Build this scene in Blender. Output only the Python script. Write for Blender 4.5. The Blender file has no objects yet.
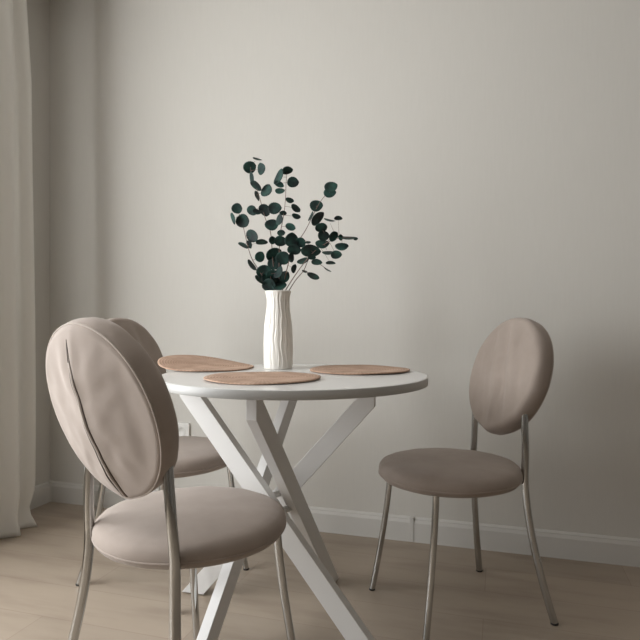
import bpy, bmesh, math, random
from mathutils import Vector, Matrix, noise

D = bpy.data
SC = bpy.context.scene
COL = SC.collection
PI = math.pi
random.seed(7)

# ------------------------------------------------------------------ camera, light, exposure
cam_data = D.cameras.new('camera')
cam_data.sensor_width = 36.0
cam_data.lens = 33.02
cam_data.clip_start = 0.02
cam = D.objects.new('camera', cam_data)
COL.objects.link(cam)
cam.location = (2.1664, -2.4290, 0.92)
cam.rotation_euler = (math.radians(90 - 0.195), 0, math.radians(17.03))
SC.camera = cam

world = D.worlds.new('daylight')
SC.world = world
world.use_nodes = True
bg = world.node_tree.nodes['Background']
bg.inputs['Color'].default_value = (0.90, 0.95, 1.0, 1)
bg.inputs['Strength'].default_value = 1.0

sky_light = D.lights.new('window_daylight', 'AREA')
sky_light.shape = 'RECTANGLE'
sky_light.size = 2.08       # vertical
sky_light.size_y = 2.28     # along the wall
sky_light.energy = 126
sky_light.color = (0.97, 0.985, 0.99)
so = D.objects.new('window_daylight', sky_light)
COL.objects.link(so)
so.location = (-0.125, -2.07, 1.35)
so.rotation_euler = (0, math.radians(-90), 0)

SC.view_settings.view_transform = 'Standard'
SC.view_settings.look = 'None'
SC.view_settings.gamma = 1.0
SC.view_settings.use_curve_mapping = False
SC.view_settings.exposure = 0.0
SC.cycles.use_denoising = True
SC.cycles.max_bounces = 10
SC.cycles.diffuse_bounces = 6


# ------------------------------------------------------------------ materials
def mat(name, color, rough=0.6, metallic=0.0, **kw):
    m = D.materials.new(name)
    m.use_nodes = True
    b = m.node_tree.nodes['Principled BSDF']
    b.inputs['Base Color'].default_value = (*color, 1)
    b.inputs['Roughness'].default_value = rough
    b.inputs['Metallic'].default_value = metallic
    for k, v in kw.items():
        b.inputs[k].default_value = v
    return m


def nodes(m):
    return m.node_tree.nodes, m.node_tree.links, m.node_tree.nodes['Principled BSDF']


def add_ramp(N, stops):
    r = N.new('ShaderNodeValToRGB')
    els = r.color_ramp.elements
    while len(els) < len(stops):
        els.new(0.5)
    for e, (p, c) in zip(els, stops):
        e.position = p
        e.color = (*c, 1)
    return r


def coords(N, L, scale=(1, 1, 1), rot=(0, 0, 0)):
    t = N.new('ShaderNodeTexCoord')
    mp = N.new('ShaderNodeMapping')
    mp.inputs['Scale'].default_value = scale
    mp.inputs['Rotation'].default_value = rot
    L.new(t.outputs['Object'], mp.inputs['Vector'])
    return mp


def noise_tex(N, L, vec, scale, detail=4, rough=0.5):
    n = N.new('ShaderNodeTexNoise')
    n.inputs['Scale'].default_value = scale
    n.inputs['Detail'].default_value = detail
    n.inputs['Roughness'].default_value = rough
    L.new(vec.outputs['Vector'], n.inputs['Vector'])
    return n


def add_bump(N, L, b, src, strength, dist):
    bp = N.new('ShaderNodeBump')
    bp.inputs['Strength'].default_value = strength
    bp.inputs['Distance'].default_value = dist
    L.new(src, bp.inputs['Height'])
    L.new(bp.outputs['Normal'], b.inputs['Normal'])


# wallpaper with a fine vertical linen grain
M_wall = mat('wallpaper', (0.56, 0.53, 0.485), 0.85)
N, L, b = nodes(M_wall)
mp = coords(N, L, (22, 22, 1.6))
n1 = noise_tex(N, L, mp, 6.0, 5, 0.6)
rp = add_ramp(N, [(0.3, (0.582, 0.562, 0.522)), (0.7, (0.598, 0.578, 0.537))])
L.new(n1.outputs['Fac'], rp.inputs['Fac'])
L.new(rp.outputs['Color'], b.inputs['Base Color'])
mp2 = coords(N, L, (120, 120, 14))
n2 = noise_tex(N, L, mp2, 4.0, 3, 0.6)
add_bump(N, L, b, n2.outputs['Fac'], 0.06, 0.001)

M_far = mat('deep_wall_paint', (0.30, 0.275, 0.245), 0.9)
M_ceiling = mat('ceiling_paint', (0.72, 0.70, 0.67), 0.9)
M_trim = mat('white_trim', (0.60, 0.585, 0.555), 0.45)
M_frame = mat('window_plastic', (0.78, 0.78, 0.77), 0.35)

# laminate planks along the back wall
M_floor = mat('oak_laminate', (0.3, 0.22, 0.17), 0.42)
N, L, b = nodes(M_floor)
mp = coords(N, L, (1, 1, 1))
br = N.new('ShaderNodeTexBrick')
br.offset = 0.37
br.inputs['Scale'].default_value = 1.0
br.inputs['Brick Width'].default_value = 1.30
br.inputs['Row Height'].default_value = 0.19
br.inputs['Mortar Size'].default_value = 0.0012
br.inputs['Mortar Smooth'].default_value = 0.3
br.inputs['Color1'].default_value = (0.338, 0.279, 0.220, 1)
br.inputs['Color2'].default_value = (0.377, 0.310, 0.245, 1)
br.inputs['Mortar'].default_value = (0.285, 0.222, 0.174, 1)
L.new(mp.outputs['Vector'], br.inputs['Vector'])
mpg = coords(N, L, (0.8, 4.2, 1))
ng = noise_tex(N, L, mpg, 2.6, 4, 0.55)
rg = add_ramp(N, [(0.25, (0.72, 0.69, 0.66)), (0.50, (1.0, 1.0, 1.0)), (0.80, (1.10, 1.10, 1.10))])
L.new(ng.outputs['Fac'], rg.inputs['Fac'])
mx = N.new('ShaderNodeMix')
mx.data_type = 'RGBA'
mx.blend_type = 'MULTIPLY'
mx.inputs['Factor'].default_value = 0.85
L.new(br.outputs['Color'], mx.inputs['A'])
L.new(rg.outputs['Color'], mx.inputs['B'])
L.new(mx.outputs['Result'], b.inputs['Base Color'])
add_bump(N, L, b, ng.outputs['Fac'], 0.03, 0.001)


def fabric(name, dark, light, rough=0.88, sheen=0.25):
    m = mat(name, light, rough)
    N, L, b = nodes(m)
    mp = coords(N, L, (1, 1, 1))
    n1 = noise_tex(N, L, mp, 9.0, 4, 0.6)
    rp = add_ramp(N, [(0.30, dark), (0.70, light)])
    L.new(n1.outputs['Fac'], rp.inputs['Fac'])
    L.new(rp.outputs['Color'], b.inputs['Base Color'])
    b.inputs['Sheen Weight'].default_value = sheen
    b.inputs['Sheen Roughness'].default_value = 0.45
    b.inputs['Sheen Tint'].default_value = (0.95, 0.88, 0.84, 1)
    n2 = noise_tex(N, L, mp, 420.0, 2, 0.6)
    add_bump(N, L, b, n2.outputs['Fac'], 0.18, 0.0008)
    return m


M_velvet = fabric('taupe_velvet', (0.290, 0.240, 0.206), (0.336, 0.280, 0.243))
M_piping = fabric('taupe_piping', (0.35, 0.298, 0.26), (0.39, 0.333, 0.29))
M_zip = mat('zip_tape', (0.060, 0.042, 0.034), 0.7)
M_chrome = mat('polished_chrome', (0.52, 0.525, 0.52), 0.08, 1.0)
M_cap = mat('black_rubber', (0.018, 0.016, 0.015), 0.6)
M_table = mat('white_lacquer', (0.69, 0.68, 0.665), 0.24)
M_edge = mat('grey_edge_band', (0.42, 0.415, 0.40), 0.38)
M_legpaint = mat('white_painted_wood', (0.66, 0.65, 0.635), 0.40)
M_pin = mat('grey_steel', (0.35, 0.34, 0.32), 0.35, 1.0)
M_outlet = mat('white_plastic', (0.72, 0.71, 0.68), 0.4)
M_hole = mat('socket_hole', (0.03, 0.03, 0.03), 0.7)

# woven placemat: concentric coils crossed by short radial stitches
M_mat = mat('woven_fibre', (0.40, 0.255, 0.175), 0.75)
N, L, b = nodes(M_mat)
mp = coords(N, L, (1, 1, 1))
sep = N.new('ShaderNodeSeparateXYZ')
L.new(mp.outputs['Vector'], sep.inputs['Vector'])


def fmath(op, a, c=None, v=None):
    q = N.new('ShaderNodeMath')
    q.operation = op
    L.new(a, q.inputs[0])
    if c is not None:
        L.new(c, q.inputs[1])
    if v is not None:
        q.inputs[1].default_value = v
    return q.outputs[0]


rr = fmath('SQRT', fmath('ADD', fmath('POWER', sep.outputs['X'], v=2.0), fmath('POWER', sep.outputs['Y'], v=2.0)))
coil = fmath('SINE', fmath('MULTIPLY', rr, v=2 * PI / 0.0085))
ang = fmath('ARCTAN2', sep.outputs['Y'], sep.outputs['X'])
stitch = fmath('SINE', fmath('MULTIPLY', ang, v=84.0))
weave = fmath('ADD', coil, fmath('MULTIPLY', stitch, v=0.5))
n1 = noise_tex(N, L, mp, 14.0, 4, 0.6)
tone = fmath('ADD', n1.outputs['Fac'], fmath('MULTIPLY', weave, v=0.14))
rp = add_ramp(N, [(0.25, (0.315, 0.198, 0.136)), (0.5, (0.450, 0.298, 0.216)), (0.78, (0.570, 0.400, 0.300))])
L.new(tone, rp.inputs['Fac'])
L.new(rp.outputs['Color'], b.inputs['Base Color'])
add_bump(N, L, b, weave, 0.35, 0.0012)

M_vase = mat('ivory_ceramic', (0.80, 0.775, 0.72), 0.35)

M_leaf = mat('eucalyptus_leaf', (0.03, 0.065, 0.055), 0.62)
M_leaf.node_tree.nodes['Principled BSDF'].inputs['Specular IOR Level'].default_value = 0.3
N, L, b = nodes(M_leaf)
mp = coords(N, L, (1, 1, 1))
n1 = noise_tex(N, L, mp, 26.0, 2, 0.5)
rp = add_ramp(N, [(0.34, (0.006, 0.013, 0.013)), (0.50, (0.011, 0.034, 0.029)), (0.70, (0.024, 0.078, 0.062))])
L.new(n1.outputs['Fac'], rp.inputs['Fac'])
L.new(rp.outputs['Color'], b.inputs['Base Color'])
M_stem = mat('branch_bark', (0.16, 0.105, 0.085), 0.7)

M_curtain = D.materials.new('linen_curtain')
M_curtain.use_nodes = True
N, L = M_curtain.node_tree.nodes, M_curtain.node_tree.links
N.clear()
out = N.new('ShaderNodeOutputMaterial')
df = N.new('ShaderNodeBsdfDiffuse')
tl = N.new('ShaderNodeBsdfTranslucent')
ms = N.new('ShaderNodeMixShader')
df.inputs['Color'].default_value = (0.86, 0.845, 0.81, 1)
tl.inputs['Color'].default_value = (0.88, 0.86, 0.82, 1)
ms.inputs['Fac'].default_value = 0.38
mp = coords(N, L, (160, 160, 160))
n1 = noise_tex(N, L, mp, 4.0, 2, 0.5)
bp = N.new('ShaderNodeBump')
bp.inputs['Strength'].default_value = 0.12
bp.inputs['Distance'].default_value = 0.001
L.new(n1.outputs['Fac'], bp.inputs['Height'])
L.new(bp.outputs['Normal'], df.inputs['Normal'])
L.new(df.outputs[0], ms.inputs[1])
L.new(tl.outputs[0], ms.inputs[2])
L.new(ms.outputs[0], out.inputs['Surface'])

M_glass = D.materials.new('window_glass')
M_glass.use_nodes = True
N, L = M_glass.node_tree.nodes, M_glass.node_tree.links
N.clear()
out = N.new('ShaderNodeOutputMaterial')
tr = N.new('ShaderNodeBsdfTransparent')
gl = N.new('ShaderNodeBsdfGlossy')
gl.inputs['Roughness'].default_value = 0.02
ms = N.new('ShaderNodeMixShader')
ms.inputs['Fac'].default_value = 0.06
L.new(tr.outputs[0], ms.inputs[1])
L.new(gl.outputs[0], ms.inputs[2])
L.new(ms.outputs[0], out.inputs['Surface'])


# ------------------------------------------------------------------ mesh helpers
def obj(name, bm, m, parent=None, smooth=True, bevel=0.0, angle=None):
    me = D.meshes.new(name)
    bmesh.ops.recalc_face_normals(bm, faces=bm.faces[:])
    bm.to_mesh(me)
    bm.free()
    for p in me.polygons:
        p.use_smooth = smooth
    for mm in (m if isinstance(m, (list, tuple)) else [m]):
        me.materials.append(mm)
    o = D.objects.new(name, me)
    COL.objects.link(o)
    if parent is not None:
        o.parent = parent
    if bevel:
        md = o.modifiers.new('bevel', 'BEVEL')
        md.width = bevel
        md.segments = 2
        md.limit_method = 'ANGLE'
    return o


def thing(name, label, cat, loc=(0, 0, 0), rz=0.0, group=None):
    o = D.objects.new(name, None)
    COL.objects.link(o)
    o.location = loc
    o.rotation_euler = (0, 0, rz)
    o.empty_display_size = 0.1
    return tag(o, label, cat, group)


def tag(o, label, cat, group=None):
    o['label'] = label
    o['category'] = cat
    if group:
        o['group'] = group
    return o


def struct(o, label=None):
    o['kind'] = 'structure'
    if label:
        o['label'] = label
    return o


def box(bm, x0, x1, y0, y1, z0, z1):
    v = [bm.verts.new((x, y, z)) for x in (x0, x1) for y in (y0, y1) for z in (z0, z1)]
    for f in ((0, 1, 3, 2), (4, 6, 7, 5), (0, 4, 5, 1), (2, 3, 7, 6), (0, 2, 6, 4), (1, 5, 7, 3)):
        bm.faces.new([v[i] for i in f])


def boxes(name, lst, m, parent=None, bevel=0.0):
    bm = bmesh.new()
    for a in lst:
        box(bm, *a)
    return obj(name, bm, m, parent, smooth=False, bevel=bevel)


def tube(bm, pts, rad, seg=14, cap=True, closed=False):
    pts = [Vector(p) for p in pts]
    n = len(pts)
    rads = rad if isinstance(rad, (list, tuple)) else [rad] * n
    rings = []
    prev = None
    for i, p in enumerate(pts):
        if closed:
            t = pts[(i + 1) % n] - pts[i - 1]
        else:
            t = pts[min(i + 1, n - 1)] - pts[max(i - 1, 0)]
        t.normalize()
        if prev is None:
            a = Vector((0, 0, 1)) if abs(t.z) < 0.9 else Vector((1, 0, 0))
            u = t.cross(a).normalized()
        else:
            u = (prev - t * prev.dot(t)).normalized()
        prev = u
        w = t.cross(u)
        rings.append([bm.verts.new(p + (u * math.cos(2 * PI * k / seg) + w * math.sin(2 * PI * k / seg)) * rads[i]) for k in range(seg)])
    for i in range(n if closed else n - 1):
        a, c = rings[i], rings[(i + 1) % n]
        for k in range(seg):
            bm.faces.new((a[k], a[(k + 1) % seg], c[(k + 1) % seg], c[k]))
    if cap and not closed:
        bm.faces.new(rings[0])
        bm.faces.new(rings[-1])


def lathe(bm, prof, seg=64, fn=None):
    """prof: (r, z) list; r == 0 at an end closes to a point. fn(theta, r, z) -> (r, z)."""
    rings = []
    for r, z in prof:
        if r <= 1e-6:
            rings.append([bm.verts.new((0, 0, z))])
            continue
        ring = []
        for k in range(seg):
            t = 2 * PI * k / seg
            r2, z2 = fn(t, r, z) if fn else (r, z)
            ring.append(bm.verts.new((r2 * math.cos(t), r2 * math.sin(t), z2)))
        rings.append(ring)
    for a, c in zip(rings, rings[1:]):
        for k in range(seg):
            k2 = (k + 1) % seg
            if len(a) == 1:
                bm.faces.new((a[0], c[k], c[k2]))
            elif len(c) == 1:
                bm.faces.new((a[k], a[k2], c[0]))
            else:
                bm.faces.new((a[k], a[k2], c[k2], c[k]))


# ------------------------------------------------------------------ the room
RX, RY, RZ = 5.8, -5.6, 2.56          # extents; corner of back and left wall at the origin
W0, W1, WZ0, WZ1 = -0.92, -3.22, 0.30, 2.40   # window opening in the left wall
struct(boxes('floor', [(-0.3, RX + 0.1, RY - 0.1, 0.1, -0.06, 0.0)], M_floor), 'beige oak laminate floor')
struct(boxes('ceiling', [(-0.3, RX + 0.1, RY - 0.1, 0.1, RZ, RZ + 0.06)], M_ceiling), 'white ceiling')
struct(boxes('wall_back', [(-0.3, RX + 0.1, 0.0, 0.1, 0.0, RZ)], M_wall), 'plain grey beige wall behind the table')
struct(boxes('wall_left', [(-0.3, 0, W0, 0.0, 0, RZ), (-0.3, 0, RY, W1, 0, RZ),
                           (-0.3, 0, W1, W0, 0, WZ0), (-0.3, 0, W1, W0, WZ1, RZ)], M_wall), 'grey beige window wall on the left')
struct(boxes('wall_right', [(RX, RX + 0.1, RY, 0, 0, RZ)], M_far))
struct(boxes('wall_front', [(-0.3, RX + 0.1, RY - 0.1, RY, 0, RZ)], M_far))

wf = struct(boxes('window_1', [
    (-0.10, -0.03, W1, W0, WZ0, WZ0 + 0.07), (-0.10, -0.03, W1, W0, WZ1 - 0.07, WZ1),
    (-0.10, -0.03, W0 - 0.07, W0, WZ0 + 0.07, WZ1 - 0.07), (-0.10, -0.03, W1, W1 + 0.07, WZ0 + 0.07, WZ1 - 0.07),
    (-0.10, -0.03, (W0 + W1) / 2 - 0.05, (W0 + W1) / 2 + 0.05, WZ0 + 0.07, WZ1 - 0.07)], M_frame), 'white framed window in the left wall')
boxes('window_pane', [(-0.07, -0.06, W1 + 0.07, W0 - 0.07, WZ0 + 0.07, WZ1 - 0.07)], M_glass, wf)
boxes('window_sill', [(-0.03, 0.05, W1 - 0.03, W0 + 0.03, WZ0 - 0.03, WZ0)], M_frame, wf)


def board(name, axis, lo, hi, label):
    prof = [(0, 0), (0.016, 0), (0.016, 0.078), (0.011, 0.090), (0.011, 0.094), (0.004, 0.100), (0, 0.100)]
    bm = bmesh.new()
    ends = []
    for e in (lo, hi):
        if axis == 'x':
            ends.append([bm.verts.new((e, -d, z)) for d, z in prof])
        else:
            ends.append([bm.verts.new((d, e, z)) for d, z in prof])
    n = len(prof)
    for i in range(n):
        bm.faces.new((ends[0][i], ends[0][(i + 1) % n], ends[1][(i + 1) % n], ends[1][i]))
    bm.faces.new(ends[0])
    bm.faces.new(ends[1])
    return struct(obj(name, bm, M_trim, smooth=False), label)


bb = board('baseboard_back', 'x', 0.0, RX, 'white baseboard along the back wall')
boxes('joint_cover', [(1.812, 1.830, -0.0185, 0.0, 0.001, 0.102)], M_trim, bb, bevel=0.0015)
board('baseboard_left', 'y', RY, 0.0, 'white baseboard along the window wall')
boxes('corner_cover', [(0.0, 0.020, -0.020, 0.0, 0.001, 0.102)], M_trim, bb, bevel=0.003)
struct(boxes('trim_1', [(0, RX, -0.035, 0, RZ - 0.035, RZ), (0, 0.035, RY, -0.035, RZ - 0.035, RZ)], M_ceiling), 'narrow white ceiling moulding')

# ------------------------------------------------------------------ curtain
bm = bmesh.new()
NZ, NY = 44, 120
Y_IN, Y_OUT, CZ = -0.335, -0.98, 2.50
grid = []
for i in range(NZ + 1):
    z = 0.004 + (CZ - 0.004) * (i / NZ) ** 1.25
    row = []
    for j in range(NY + 1):
        s = j / NY
        flare = math.exp(-(z / 0.035) ** 2)
        pinch = math.exp(-((z - 0.085) / 0.055) ** 2)
        gather = 1.0 - 0.07 * max(0.0, (z - 1.95) / 0.55)
        y = Y_OUT + (Y_IN - Y_OUT) * s * gather
        x = 0.050 + 0.135 * s + 0.060 * math.sin(PI * s ** 1.4) + (0.012 + 0.020 * s) * math.sin(s * 2 * PI * 5.5 - 1.9 + 0.25 * math.sin(z * 1.3)) * (0.8 + 0.2 * math.cos(z * 2)) \
            + 0.005 * math.sin(s * 2 * PI * 11 + z * 1.5)
        edge = s ** 6
        x += edge * (0.014 * flare - 0.030 * pinch + 0.006 * math.sin(z * 2.2))
        y += edge * (0.006 * flare)
        row.append(bm.verts.new((x, y, z)))
    grid.append(row)
for i in range(NZ):
    for j in range(NY):
        bm.faces.new((grid[i][j], grid[i][j + 1], grid[i + 1][j + 1], grid[i + 1][j]))
cu = obj('curtain', bm, M_curtain)
sd = cu.modifiers.new('cloth', 'SOLIDIFY')
sd.thickness = 0.0015
tag(cu, 'floor length pale linen curtain hanging at the window on the left', 'curtain')
rail = boxes('curtain_rail', [(0.03, 0.235, RY + 0.4, -0.20, 2.50, 2.56)], M_frame)
tag(rail, 'white ceiling rail that the pale curtain hangs from', 'curtain rail')

# ------------------------------------------------------------------ wall outlet
oz = thing('power_outlet', 'small white power outlet on the back wall behind the chairs', 'outlet', (0.752, 0, 0.392))
boxes('face_plate', [(-0.040, 0.040, -0.012, 0.0, -0.040, 0.040)], M_outlet, oz, bevel=0.003)
bm = bmesh.new()
lathe(bm, [(0, 0.0005), (0.020, 0.0005), (0.0205, 0.0015), (0.0215, 0.0015), (0.0215, 0), (0, 0)], 32)
bmesh.ops.rotate(bm, verts=bm.verts, cent=(0, 0, 0), matrix=Matrix.Rotation(PI / 2, 3, 'X'))
bmesh.ops.translate(bm, verts=bm.verts, vec=(0, -0.012, 0))
obj('socket', bm, M_outlet, oz)

# ------------------------------------------------------------------ dining chairs
TR = 0.0100            # tube radius
BACK_C = Vector((-0.182, 0, 0.735))
TILT = math.radians(18.0)
B_UP = Vector((-math.sin(TILT), 0, math.cos(TILT)))
B_N = Vector((math.cos(TILT), 0, math.sin(TILT)))
B_U = Vector((0, 1, 0))
BA, BB = 0.177, 0.196  # half width, half height of the oval


def back_point(u, v, n):
    return BACK_C + B_U * u + B_UP * v + B_N * n


def outline(t):
    """oval with a slight gathered point at the bottom"""
    d = (t + PI / 2 + PI) % (2 * PI) - PI
    k = 1.0 + 0.030 * math.exp(-(d / 0.16) ** 2)
    return BA * math.cos(t) * k, BB * math.sin(t) * k


def back_rear(u, v):
    """depth of the rear panel, domed with a ridge along the zip"""
    q = min(1.0, math.hypot(u / BA, v / BB))
    dome = 0.010 * (1 - q ** 2)
    tent = 0.027 * max(0.0, 1 - (abs(u) / BA) ** 0.9) * (1 - q ** 3)
    w = noise.noise(Vector((u * 16 + 3, v * 10, 1.7))) * 0.0062 + noise.noise(Vector((u * 34, v * 26, 5.2))) * 0.0030
    return -0.032 - dome - tent + w * (1 - q ** 4)


def back_front(u, v):
    q = min(1.0, math.hypot(u / BA, v / BB))
    w = noise.noise(Vector((u * 24 + v * 7, v * 4, 9.1))) * 0.0075 + noise.noise(Vector((u * 44 + v * 8, v * 12, 2.2))) * 0.0028
    fold = 0.003 * math.exp(-((u - 0.02 - 0.10 * v) / 0.010) ** 2) * max(0, -v / BB)
    return 0.0250 + 0.008 * (1 - q ** 2.5) + (w + fold) * (1 - q ** 4)


def make_backrest(parent):
    bm = bmesh.new()
    SEG = 128
    fr = [0.0, 0.06, 0.12, 0.18, 0.24, 0.30, 0.36, 0.42, 0.48, 0.54, 0.60, 0.66, 0.72, 0.78, 0.83, 0.88, 0.92]
    rings = []
    for r in fr:
        rings.append([(r, 'f')] if r == 0 else (r, 'f'))
    prof = [(r, 'f', 0) for r in fr] + [(0.962, 'e', 0.0205), (0.984, 'e', 0.012), (0.996, 'e', 0.001), (1.0, 'e', -0.010), (0.996, 'e', -0.020), (0.988, 'e', -0.0265)] + [(r, 'b', 0) for r in reversed(fr + [0.955])]
    rows = []
    for r, kind, n in prof:
        row = []
        for k in range(1 if r == 0 else SEG):
            t = 2 * PI * k / SEG
            ou, ov = outline(t)
            u, v = ou * r, ov * r
            nn = back_front(u, v) if kind == 'f' else back_rear(u, v) if kind == 'b' else n
            if kind == 'e':
                pk = noise.noise(Vector((math.cos(t) * 4, math.sin(t) * 4, n * 30))) * 0.002
                u *= 1 + pk / BA
                v *= 1 + pk / BB
            row.append(bm.verts.new(back_point(u, v, nn)))
        rows.append(row)
    for a, c in zip(rows, rows[1:]):
        for k in range(SEG):
            k2 = (k + 1) % SEG
            if len(a) == 1:
                bm.faces.new((a[0], c[k], c[k2]))
            elif len(c) == 1:
                bm.faces.new((a[k], a[k2], c[0]))
            else:
                bm.faces.new((a[k], a[k2], c[k2], c[k]))
    o = obj('backrest', bm, M_velvet, parent)
    # piping round the rear panel
    bm = bmesh.new()
    pts = []
    for k in range(SEG):
        t = 2 * PI * k / SEG
        ou, ov = outline(t)
        pts.append(back_point(ou * 0.980, ov * 0.980, -0.0285))
    tube(bm, pts, 0.0024, 8, closed=True)
    obj('piping', bm, M_piping, o)
    # zip down the middle of the rear panel: two dark lips with a paler strip between them
    bm = bmesh.new()
    fl = bmesh.new()

    def zip_u(i):
        v = BB * (0.84 - 1.80 * i / 40)
        return v, 0.016 - 0.026 * i / 40 - 0.006 * math.sin(i / 40 * PI)
    for off in (-0.0060, 0.0060):
        pts = []
        for i in range(41):
            v, u = zip_u(i)
            u += off * min(1.0, i / 9.0)
            pts.append(back_point(u, v, back_rear(u, v) - 0.0002))
        tube(bm, pts, [0.0006 + 0.0006 * min(1, i / 8) for i in range(41)], 8)
    tube(fl, [back_point(zip_u(i)[1], zip_u(i)[0], back_rear(zip_u(i)[1], zip_u(i)[0]) + 0.0022) for i in range(5, 41)], 0.0045, 12)
    obj('zip_flap', fl, M_piping, o)
    zp = obj('zipper', bm, M_zip, o)
    zp['label'] = 'dark brown zip slit'
    return o


def rear_leg_pts(s, flare=0.058, base=0.139):
    pts = [(-0.149, s * 0.130, 0.668), (-0.148, s * 0.132, 0.62), (-0.149, s * (base * 0.6 + 0.0542), 0.52)]
    for i in range(25):
        z = 0.445 - (0.445 - 0.005) * i / 24
        g = max(0.0, (0.43 - z) / 0.43) ** 1.6
        pts.append((-0.145 - 0.064 * g, s * (base + flare * g), z))
    return pts


def front_leg_pts(s):
    pts = []
    for i in range(22):
        z = 0.416 - (0.416 - 0.005) * i / 21
        g = (max(0.0, 0.416 - z) / 0.416) ** 1.35
        pts.append((0.169 + 0.053 * g, s * (0.151 + 0.034 * g), z))
    return pts


def make_leg(pts, parent, rad=TR):
    pts = [Vector(p) for p in pts]
    for _ in range(2):                       # round off the bends
        q = [pts[0]]
        for a, c in zip(pts, pts[1:]):
            q += [a * 0.75 + c * 0.25, a * 0.25 + c * 0.75]
        pts = q + [pts[-1]]
    bm = bmesh.new()
    tube(bm, pts, rad, 20)
    leg = obj('leg', bm, M_chrome, parent)
    p = Vector(pts[-1])
    bm = bmesh.new()
    base = Vector((p.x, p.y, 0.0))
    tube(bm, [base, base + Vector((0, 0, 0.003)), base + Vector((0, 0, 0.006))], [rad - 0.0003, rad + 0.0006, rad + 0.0004], 16)
    obj('foot_cap', bm, M_cap, leg)
    return leg


def make_chair(label, group, flares=((0.058, 0.139), (0.058, 0.139))):
    root = thing('dining_chair', label, 'chair', group=group)
    # seat cushion
    bm = bmesh.new()
    prof = [(0, 0.404), (0.10, 0.404), (0.170, 0.404), (0.196, 0.406), (0.212, 0.412), (0.220, 0.421), (0.2228, 0.430), (0.2228, 0.439),
            (0.2205, 0.448), (0.215, 0.4555), (0.205, 0.4610), (0.186, 0.4650), (0.150, 0.4682), (0.11, 0.4700), (0.06, 0.4712), (0, 0.4716)]

    def wob(t, r, z):
        k = noise.noise(Vector((math.cos(t) * 6, math.sin(t) * 6, z * 40)))
        low = 1.0 if z < 0.43 else 0.35
        if r < 0.18:
            return r, z + noise.noise(Vector((r * math.cos(t) * 12, r * math.sin(t) * 12, 3.3))) * 0.0022
        return r + k * 0.0035 * low, z + k * 0.0012
    lathe(bm, prof, 96, wob)
    bmesh.ops.translate(bm, verts=bm.verts, vec=(0.036, 0, 0))
    seat = obj('seat', bm, M_velvet, root)
    bm = bmesh.new()
    tube(bm, [(0.036 + 0.2212 * math.cos(2 * PI * k / 80), 0.2212 * math.sin(2 * PI * k / 80), 0.4265 + 0.0008 * math.sin(5 * 2 * PI * k / 80)) for k in range(80)], 0.0026, 8, closed=True)
    obj('piping', bm, M_velvet, seat)
    # steel ring under the seat
    bm = bmesh.new()
    tube(bm, [(0.036 + 0.150 * math.cos(2 * PI * k / 48), 0.150 * math.sin(2 * PI * k / 48), 0.400) for k in range(48)], 0.007, 10, closed=True)
    obj('seat_frame', bm, M_chrome, root)
    make_backrest(root)
    for s, fl in zip((1, -1), flares):
        make_leg(rear_leg_pts(s, *fl), root, 0.0113)
        make_leg(front_leg_pts(s), root)
    return root


def copy_tree(o, parent=None):
    c = o.copy()
    COL.objects.link(c)
    c.parent = parent
    for ch in list(o.children):
        copy_tree(ch, c)
    return c


CH_GROUP = 'taupe dining chairs round the table'
chair_near = make_chair('taupe velvet chair nearest the camera, seen from behind with zipped round back', CH_GROUP, ((0.068, 0.139), (0.080, 0.150)))
chair_near.location = (1.4556, -1.2181, 0)
chair_near.rotation_euler.z = math.radians(71.5)
chair_right = make_chair('taupe velvet chair on the right of the table, its oval back facing us', CH_GROUP)
chair_right.location = (2.0413, -0.5011, 0)
chair_right.rotation_euler.z = math.radians(215.6)
chair_rear = copy_tree(chair_right)
chair_rear.location = (1.0256, -0.5926, 0)
chair_rear.rotation_euler.z = math.radians(-12.0)
chair_rear['label'] = 'taupe velvet chair on the left, half hidden behind the nearest chair'

# ------------------------------------------------------------------ dining table
TX, TY = 1.571, -0.755
table = thing('dining_table', 'round white dining table with grey edge and crossed white legs', 'table', (TX, TY, 0))
R_T = 0.40
bm = bmesh.new()
lathe(bm, [(0, 0.7262), (R_T - 0.004, 0.7262), (R_T - 0.0025, 0.7270), (R_T - 0.0025, 0.7490), (R_T - 0.0035, 0.7500), (0, 0.7500)], 160)
top = obj('tabletop', bm, M_table, table, smooth=False)
bm = bmesh.new()
lathe(bm, [(R_T - 0.0026, 0.7264), (R_T - 0.0004, 0.7266), (R_T, 0.7272), (R_T, 0.7487), (R_T - 0.0006, 0.7494), (R_T - 0.0026, 0.7494)], 160)
eb = obj('edge_band', bm, M_edge, top)
eb['label'] = 'grey edge band'


def beam(p, q, w, t, z0, z1, trim_r):
    """plank with its wide side in the vertical plane of its axis, cut level at both ends and plumb at its top end"""
    d = (q - p).normalized()
    side = Vector((-d.y, d.x, 0)).normalized()
    up = d.cross(side).normalized()
    bm = bmesh.new()
    lo, hi = [], []
    for a, c in ((-1, -1), (1, -1), (1, 1), (-1, 1)):
        o = p + side * (a * t / 2) + up * (c * w / 2)
        lo.append(bm.verts.new(o + d * ((z0 - o.z) / d.z)))
        hi.append(bm.verts.new(o + d * ((z1 - o.z) / d.z)))
    for i in range(4):
        bm.faces.new((lo[i], lo[(i + 1) % 4], hi[(i + 1) % 4], hi[i]))
    bm.faces.new(lo)
    bm.faces.new(hi)
    h = Vector((d.x, d.y, 0)).normalized()
    co = q + h * trim_r
    res = bmesh.ops.bisect_plane(bm, geom=bm.verts[:] + bm.edges[:] + bm.faces[:], plane_co=co, plane_no=h, clear_outer=True)
    edges = [e for e in res['geom_cut'] if isinstance(e, bmesh.types.BMEdge)]
    if edges:
        bmesh.ops.holes_fill(bm, edges=edges)
    return bm


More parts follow.
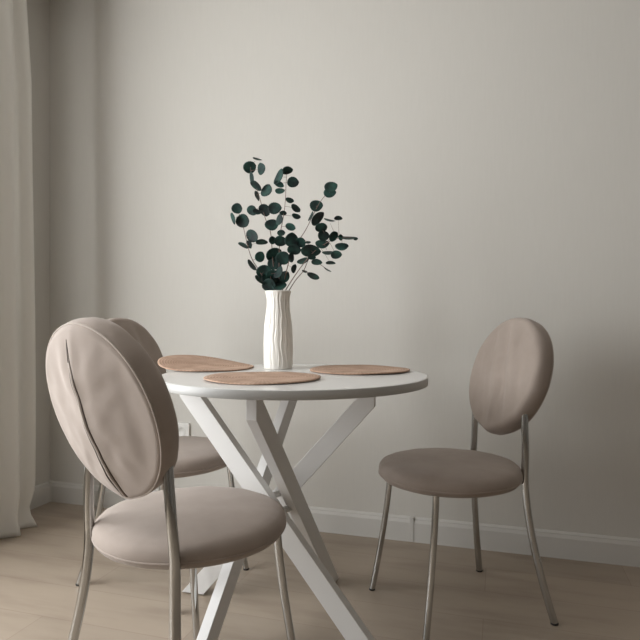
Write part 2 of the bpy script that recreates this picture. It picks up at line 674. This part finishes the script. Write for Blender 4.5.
LEGS = [((0.284, -0.140), (-0.322, -0.093)), ((0.038, 0.287), (-0.002, -0.330)),
        ((-0.145, -0.356), (-0.092, 0.312)), ((-0.386, 0.079), (0.258, 0.105))]
mids = []
for ((fx, fy), (ux, uy)), cut in zip(LEGS, (0.004, -0.014, -0.010, -0.030)):
    p, q = Vector((fx, fy, 0.0)), Vector((ux, uy, 0.7245))
    leg = obj('leg', beam(p, q, 0.058, 0.030, 0.005, 0.7260, cut), M_legpaint, table, smooth=False, bevel=0.0012)
    bm = bmesh.new()
    lathe(bm, [(0, 0), (0.012, 0), (0.013, 0.001), (0.013, 0.0055), (0, 0.0055)], 20)
    c = p + (q - p) * (0.003 / 0.7245)
    bmesh.ops.translate(bm, verts=bm.verts, vec=(c.x, c.y, 0))
    obj('foot_pad', bm, M_cap, leg)
    mids.append(p + (q - p) * 0.50)
for i, k in ((0, 1), (1, 3), (3, 2), (2, 0)):
    a, c = mids[i], mids[k]
    bm = bmesh.new()
    tube(bm, [a, a + (c - a) * 0.5, c], 0.010, 12)
    obj('leg_connector', bm, M_legpaint, table)

# ------------------------------------------------------------------ placemats
def placemat(label, x, y, z, curl=0.0, curl_dir=0.0, r0=0.160):
    bm = bmesh.new()
    rows = [0, 0.02, 0.04, 0.06, 0.08, 0.10, 0.12, 0.135, 0.148, r0 - 0.004, r0]
    SEG = 96
    top, bot = [], []
    for r in rows:
        tr_, br_ = [], []
        for k in range(1 if r == 0 else SEG):
            t = 2 * PI * k / SEG
            px, py = r * math.cos(t), r * math.sin(t)
            a = (px * math.cos(curl_dir) + py * math.sin(curl_dir)) / r0
            c = (-px * math.sin(curl_dir) + py * math.cos(curl_dir)) / r0
            h = curl * max(0.0, (a + 0.55) / 1.55) ** 1.5 * (1 - 0.25 * c * c)
            if not curl:
                h = 0.0012 * (r / r0) ** 3 * (1 + math.sin(2 * t + x * 9)) + 0.0006 * (1 + math.sin(5 * t))*(r / r0) ** 2
            else:
                h += 0.0012 * (r / r0) ** 2 * (1 + math.sin(4 * t))
            tk = 0.0046 if r < r0 else 0.0034
            tr_.append(bm.verts.new((px, py, h + tk)))
            br_.append(bm.verts.new((px, py, h + (0.0 if r < r0 else 0.0008))))
        top.append(tr_)
        bot.append(br_)
    for L_ in (top, bot):
        for a, c in zip(L_, L_[1:]):
            for k in range(SEG):
                k2 = (k + 1) % SEG
                if len(a) == 1:
                    bm.faces.new((a[0], c[k], c[k2]))
                else:
                    bm.faces.new((a[k], a[k2], c[k2], c[k]))
    for k in range(SEG):
        k2 = (k + 1) % SEG
        bm.faces.new((top[-1][k], top[-1][k2], bot[-1][k2], bot[-1][k]))
    o = obj('placemat', bm, M_mat)
    o.location = (x, y, z)
    tag(o, label, 'placemat', 'round woven placemats on the table')
    return o


placemat('round woven placemat on the right of the white table', 1.7342, -0.5793, 0.7502, r0=0.161)
placemat('round woven placemat at the front edge of the table, before the vase', 1.5310, -0.9040, 0.7502, r0=0.163)
placemat('curled woven placemat lifting off the left edge of the table', 1.2155, -0.6390, 0.7502, 0.035, math.radians(160))

# ------------------------------------------------------------------ vase
VX, VY, VZ = 1.4545, -0.5847, 0.7502
bm = bmesh.new()
VP = [(0.000, 0.0465), (0.004, 0.0478), (0.03, 0.0484), (0.06, 0.0486), (0.09, 0.0484), (0.115, 0.0478), (0.14, 0.0462), (0.16, 0.0440),
      (0.18, 0.0412), (0.20, 0.0388), (0.215, 0.0376), (0.23, 0.0376), (0.243, 0.0394), (0.253, 0.0420), (0.260, 0.0438)]


def vase_r(z):
    for (a, ra), (c, rc) in zip(VP, VP[1:]):
        if z <= c:
            return ra + (rc - ra) * (z - a) / (c - a)
    return VP[-1][1]


def ribs(t, z):
    w = t + 0.045 * math.sin(z * 38 + 2 * math.sin(t)) + 0.03 * math.sin(z * 85 + 5 * t)
    v = 0.6 * math.sin(19 * w + 0.9 * math.sin(z * 21 + 2 * math.sin(t))) + 0.4 * math.sin(31 * w + 1.1 * math.sin(z * 27 + 3 * t))
    return 0.0011 * v + 0.0005 * math.sin(47 * w + z * 20)


prof = [(0, 0.0), (0.044, 0.0)]
nz = 60
outer = [(vase_r(0.26 * i / nz), 0.26 * i / nz) for i in range(nz + 1)]
prof += outer
prof += [(0.0425, 0.2612), (0.0410, 0.2600), (0.0370, 0.245), (0.0352, 0.225), (0.0365, 0.20), (0.041, 0.16), (0.044, 0.10), (0.043, 0.02), (0, 0.012)]


def vfn(t, r, z):
    inside = any(abs(r - a) < 1e-9 and abs(z - c) < 1e-9 for a, c in outer)
    if inside:
        f = min(1.0, z / 0.02) * min(1.0, (0.262 - z) / 0.012)
        return r + ribs(t, z) * f, z
    return r, z


lathe(bm, prof, 150, vfn)
vase = obj('vase', bm, M_vase)
vase.location = (VX, VY, VZ)
tag(vase, 'tall ivory ribbed ceramic vase standing on the table', 'vase')

# ------------------------------------------------------------------ eucalyptus branches
# local frame: x to the right and z up across the bunch, y away from the room's viewer side; mouth of the vase at x=0, z=0 in leaf units
U = 0.000841
PX, PZ = 238.0, 606.0
BR = [  # stem outline, depth drift at the tip (m), leaves (x, y, long radius, short radius, tilt of long axis, tone)
    ('shortest eucalyptus branch leaning left out of the vase', -0.03,
     [(226, 640), (215, 606), (160, 520), (130, 470), (112, 410), (98, 350), (76, 280)],
     [(72, 272, 20, 19, 0), (58, 312, 22, 9, -70), (95, 322, 26, 25, 0), (133, 382, 26, 21, -45), (170, 405, 22, 8, 5),
      (98, 418, 20, 7, -25), (122, 415, 16, 10, -60), (163, 465, 20, 18, 60), (130, 500, 25, 8, -55), (165, 560, 27, 9, -40), (180, 525, 29, 26, 0)]),
    ('tallest eucalyptus branch, left of the middle, topped by two round leaves', 0.075,
     [(232, 640), (228, 606), (215, 480), (206, 370), (184, 310), (165, 240), (146, 180), (130, 140), (126, 100)],
     [(152, 76, 19, 8, -20), (122, 108, 25, 22, 20), (170, 115, 24, 17, 100), (132, 152, 23, 10, 100), (148, 180, 26, 11, -35), (190, 202, 26, 22, 60),
      (150, 222, 21, 6, -75), (132, 280, 21, 18, -30), (150, 286, 17, 12, -30), (182, 278, 25, 20, -40), (222, 272, 26, 25, 0),
      (210, 338, 26, 24, 0), (213, 400, 16, 14, 90), (218, 455, 32, 22, 30), (222, 492, 28, 26, 0)]),
    ('slender upright eucalyptus branch in the middle with small dark leaves', 0.02,
     [(240, 640), (240, 606), (240, 480), (244, 380), (258, 300), (265, 240), (268, 170), (272, 125)],
     [(240, 148, 31, 17, 65), (272, 120, 21, 11, 15), (240, 174, 19, 9, -20), (295, 167, 22, 18, 0), (243, 203, 19, 14, -5),
      (282, 240, 16, 12, -20), (306, 272, 20, 14, -45), (308, 304, 17, 12, -20), (286, 345, 20, 12, -20), (256, 290, 14, 7, 0),
      (242, 318, 21, 14, 80), (248, 370, 15, 13, 0), (245, 402, 23, 19, 0), (255, 470, 27, 25, 0), (258, 548, 27, 22, 40), (240, 580, 26, 20, 0)]),
    ('eucalyptus branch rising to the right, tipped by paired pale leaves', -0.045,
     [(246, 640), (252, 606), (275, 500), (300, 430), (345, 360), (375, 300), (405, 245), (446, 195)],
     [(290, 400, 28, 26, 90), (325, 408, 20, 18, 0), (300, 435, 25, 19, 0), (355, 408, 11, 6, 0), (288, 468, 19, 10, 85), (446, 187, 25, 22, 20),
      (442, 211, 23, 20, 0), (388, 262, 24, 23, 0), (392, 312, 30, 14, 45), (368, 305, 19, 6, 65), (298, 512, 17, 9, 72)]),
    ('lowest eucalyptus branch spreading far right with crowded dark leaves', -0.095,
     [(250, 640), (262, 606), (300, 545), (340, 490), (385, 440), (430, 410), (480, 390), (540, 390)],
     [(440, 320, 21, 7, -15), (476, 310, 15, 6, 0), (408, 348, 22, 15, 10), (417, 382, 21, 20, 0), (457, 384, 20, 14, 50), (412, 415, 25, 18, 0),
      (365, 440, 36, 20, 0), (390, 485, 20, 10, -5), (370, 465, 15, 10, 0), (490, 425, 24, 16, 0), (511, 391, 34, 10, -3), (545, 393, 9, 7, 0),
      (468, 456, 20, 14, 0), (435, 450, 21, 9, 0), (486, 388, 11, 9, 90), (445, 488, 18, 5, 0)]),
    ('thin eucalyptus twig low on the right with few narrow leaves', 0.06,
     [(256, 640), (276, 606), (305, 560), (338, 520), (365, 470), (410, 500), (436, 520)],
     [(335, 482, 23, 13, 20), (432, 517, 17, 4, -30), (376, 543, 25, 13, -25), (342, 524, 11, 5, -20)]),
    ('short leafy eucalyptus sprig filling the mouth of the vase', -0.015,
     [(228, 640), (224, 606), (212, 575), (205, 540), (200, 520)],
     [(214, 540, 26, 23, 0), (200, 578, 27, 24, 0), (192, 556, 24, 16, -40), (238, 528, 24, 15, 60), (226, 570, 22, 15, 80)]),
]


def leaf(bm, c, right, up, nrm, a, bb_):
    rings = [(0.0, 0.0), (0.5, 0.03), (0.8, 0.07), (1.0, 0.13)]
    seg = 18
    rows = []
    for r, cup in rings:
        row = []
        for k in range(1 if r == 0 else seg):
            t = 2 * PI * k / seg
            wob = 1 + 0.03 * math.sin(3 * t + c.x * 300)
            tip = 1.06 if k == 0 else 1.0
            p = c + right * (a * r * math.cos(t) * wob * tip) + up * (bb_ * r * math.sin(t) * wob) + nrm * (a * cup * (0.6 + 0.4 * math.cos(2 * t)))
            row.append(bm.verts.new(p))
        rows.append(row)
    for p, q in zip(rows, rows[1:]):
        for k in range(seg):
            k2 = (k + 1) % seg
            if len(p) == 1:
                bm.faces.new((p[0], q[k], q[k2]))
            else:
                bm.faces.new((p[k], p[k2], q[k2], q[k]))


for bi, (label, drift, path, leaves) in enumerate(BR):
    root = thing('eucalyptus_branch', label, 'branch', (VX, VY, VZ + 0.26), math.radians(17.03), 'eucalyptus branches in the vase')
    p0 = path[1]
    tipz = path[-1][1]
    span = max(60.0, p0[1] - min(q[1] for q in path))

    def depth(zy, xx):
        f = max(0.0, min(1.0, (p0[1] - zy) / span))
        g = min(1.0, math.hypot(xx - p0[0], zy - p0[1]) / 300.0)
        return drift * (0.5 * f + 0.5 * g)
    def at(x, y, d):
        k = 1 + d / 1.98
        cx, cz = (x - PX) * U + 0.0015, (PZ - y) * U - 0.003
        return Vector(((cx - 0.136) * k + 0.136, d, (cz + 0.092) * k - 0.092))
    # smooth the stem outline (Catmull-Rom)
    P3 = [at(x, y, depth(y, x) + 0.012 * math.sin(bi * 2.1) * (1 if i < 2 else 0.3)) for i, (x, y) in enumerate(path)]
    pts = []
    for i in range(len(P3) - 1):
        a, b_, c, d = P3[max(i - 1, 0)], P3[i], P3[i + 1], P3[min(i + 2, len(P3) - 1)]
        for k in range(5):
            s = k / 5
            pts.append(0.5 * ((2 * b_) + (c - a) * s + (2 * a - 5 * b_ + 4 * c - d) * s * s + (3 * b_ - a - 3 * c + d) * s ** 3))
    pts.append(P3[-1])
    sbm = bmesh.new()
    n = len(pts)
    tube(sbm, pts, [0.0017 - 0.0009 * i / n for i in range(n)], 8)
    lbm = bmesh.new()
    for li, (x, y, a, bb_, ang_) in enumerate(leaves):
        near = min(pts, key=lambda q: (q - at(x, y, q.y)).length)
        c = at(x, y, near.y - 0.007 + random.uniform(-0.015, 0.015))
        th = math.radians(ang_)
        right = Vector((math.cos(th), 0, math.sin(th)))
        perp = Vector((-math.sin(th), 0, math.cos(th)))
        tilt = math.acos(max(0.12, min(0.98, bb_ / a))) * random.choice((-1, 1))
        size = a * U * 1.07
        up = perp * math.cos(tilt) + Vector((0, 1, 0)) * math.sin(tilt)
        yaw = random.uniform(-0.25, 0.25)
        right = (right * math.cos(yaw) + Vector((0, 1, 0)) * math.sin(yaw)).normalized()
        nrm = right.cross(up).normalized()
        leaf(lbm, c, right, up, nrm, size, size * 0.97)
        # petiole from the stem to the leaf rim
        e = c + (near - c) * min(1.0, size * 0.55 / max(1e-5, (near - c).length)) if (near - c).length > size * 0.55 else c
        if (near - e).length > 0.003:
            tube(sbm, [near, (near + e) / 2 + Vector((0, 0, 0.001)), e], [0.0008, 0.0006, 0.0005], 6)
    obj('stem', sbm, M_stem, root)
    fo = obj('foliage', lbm, M_leaf, root)
    sd = fo.modifiers.new('blade', 'SOLIDIFY')
    sd.thickness = 0.0005
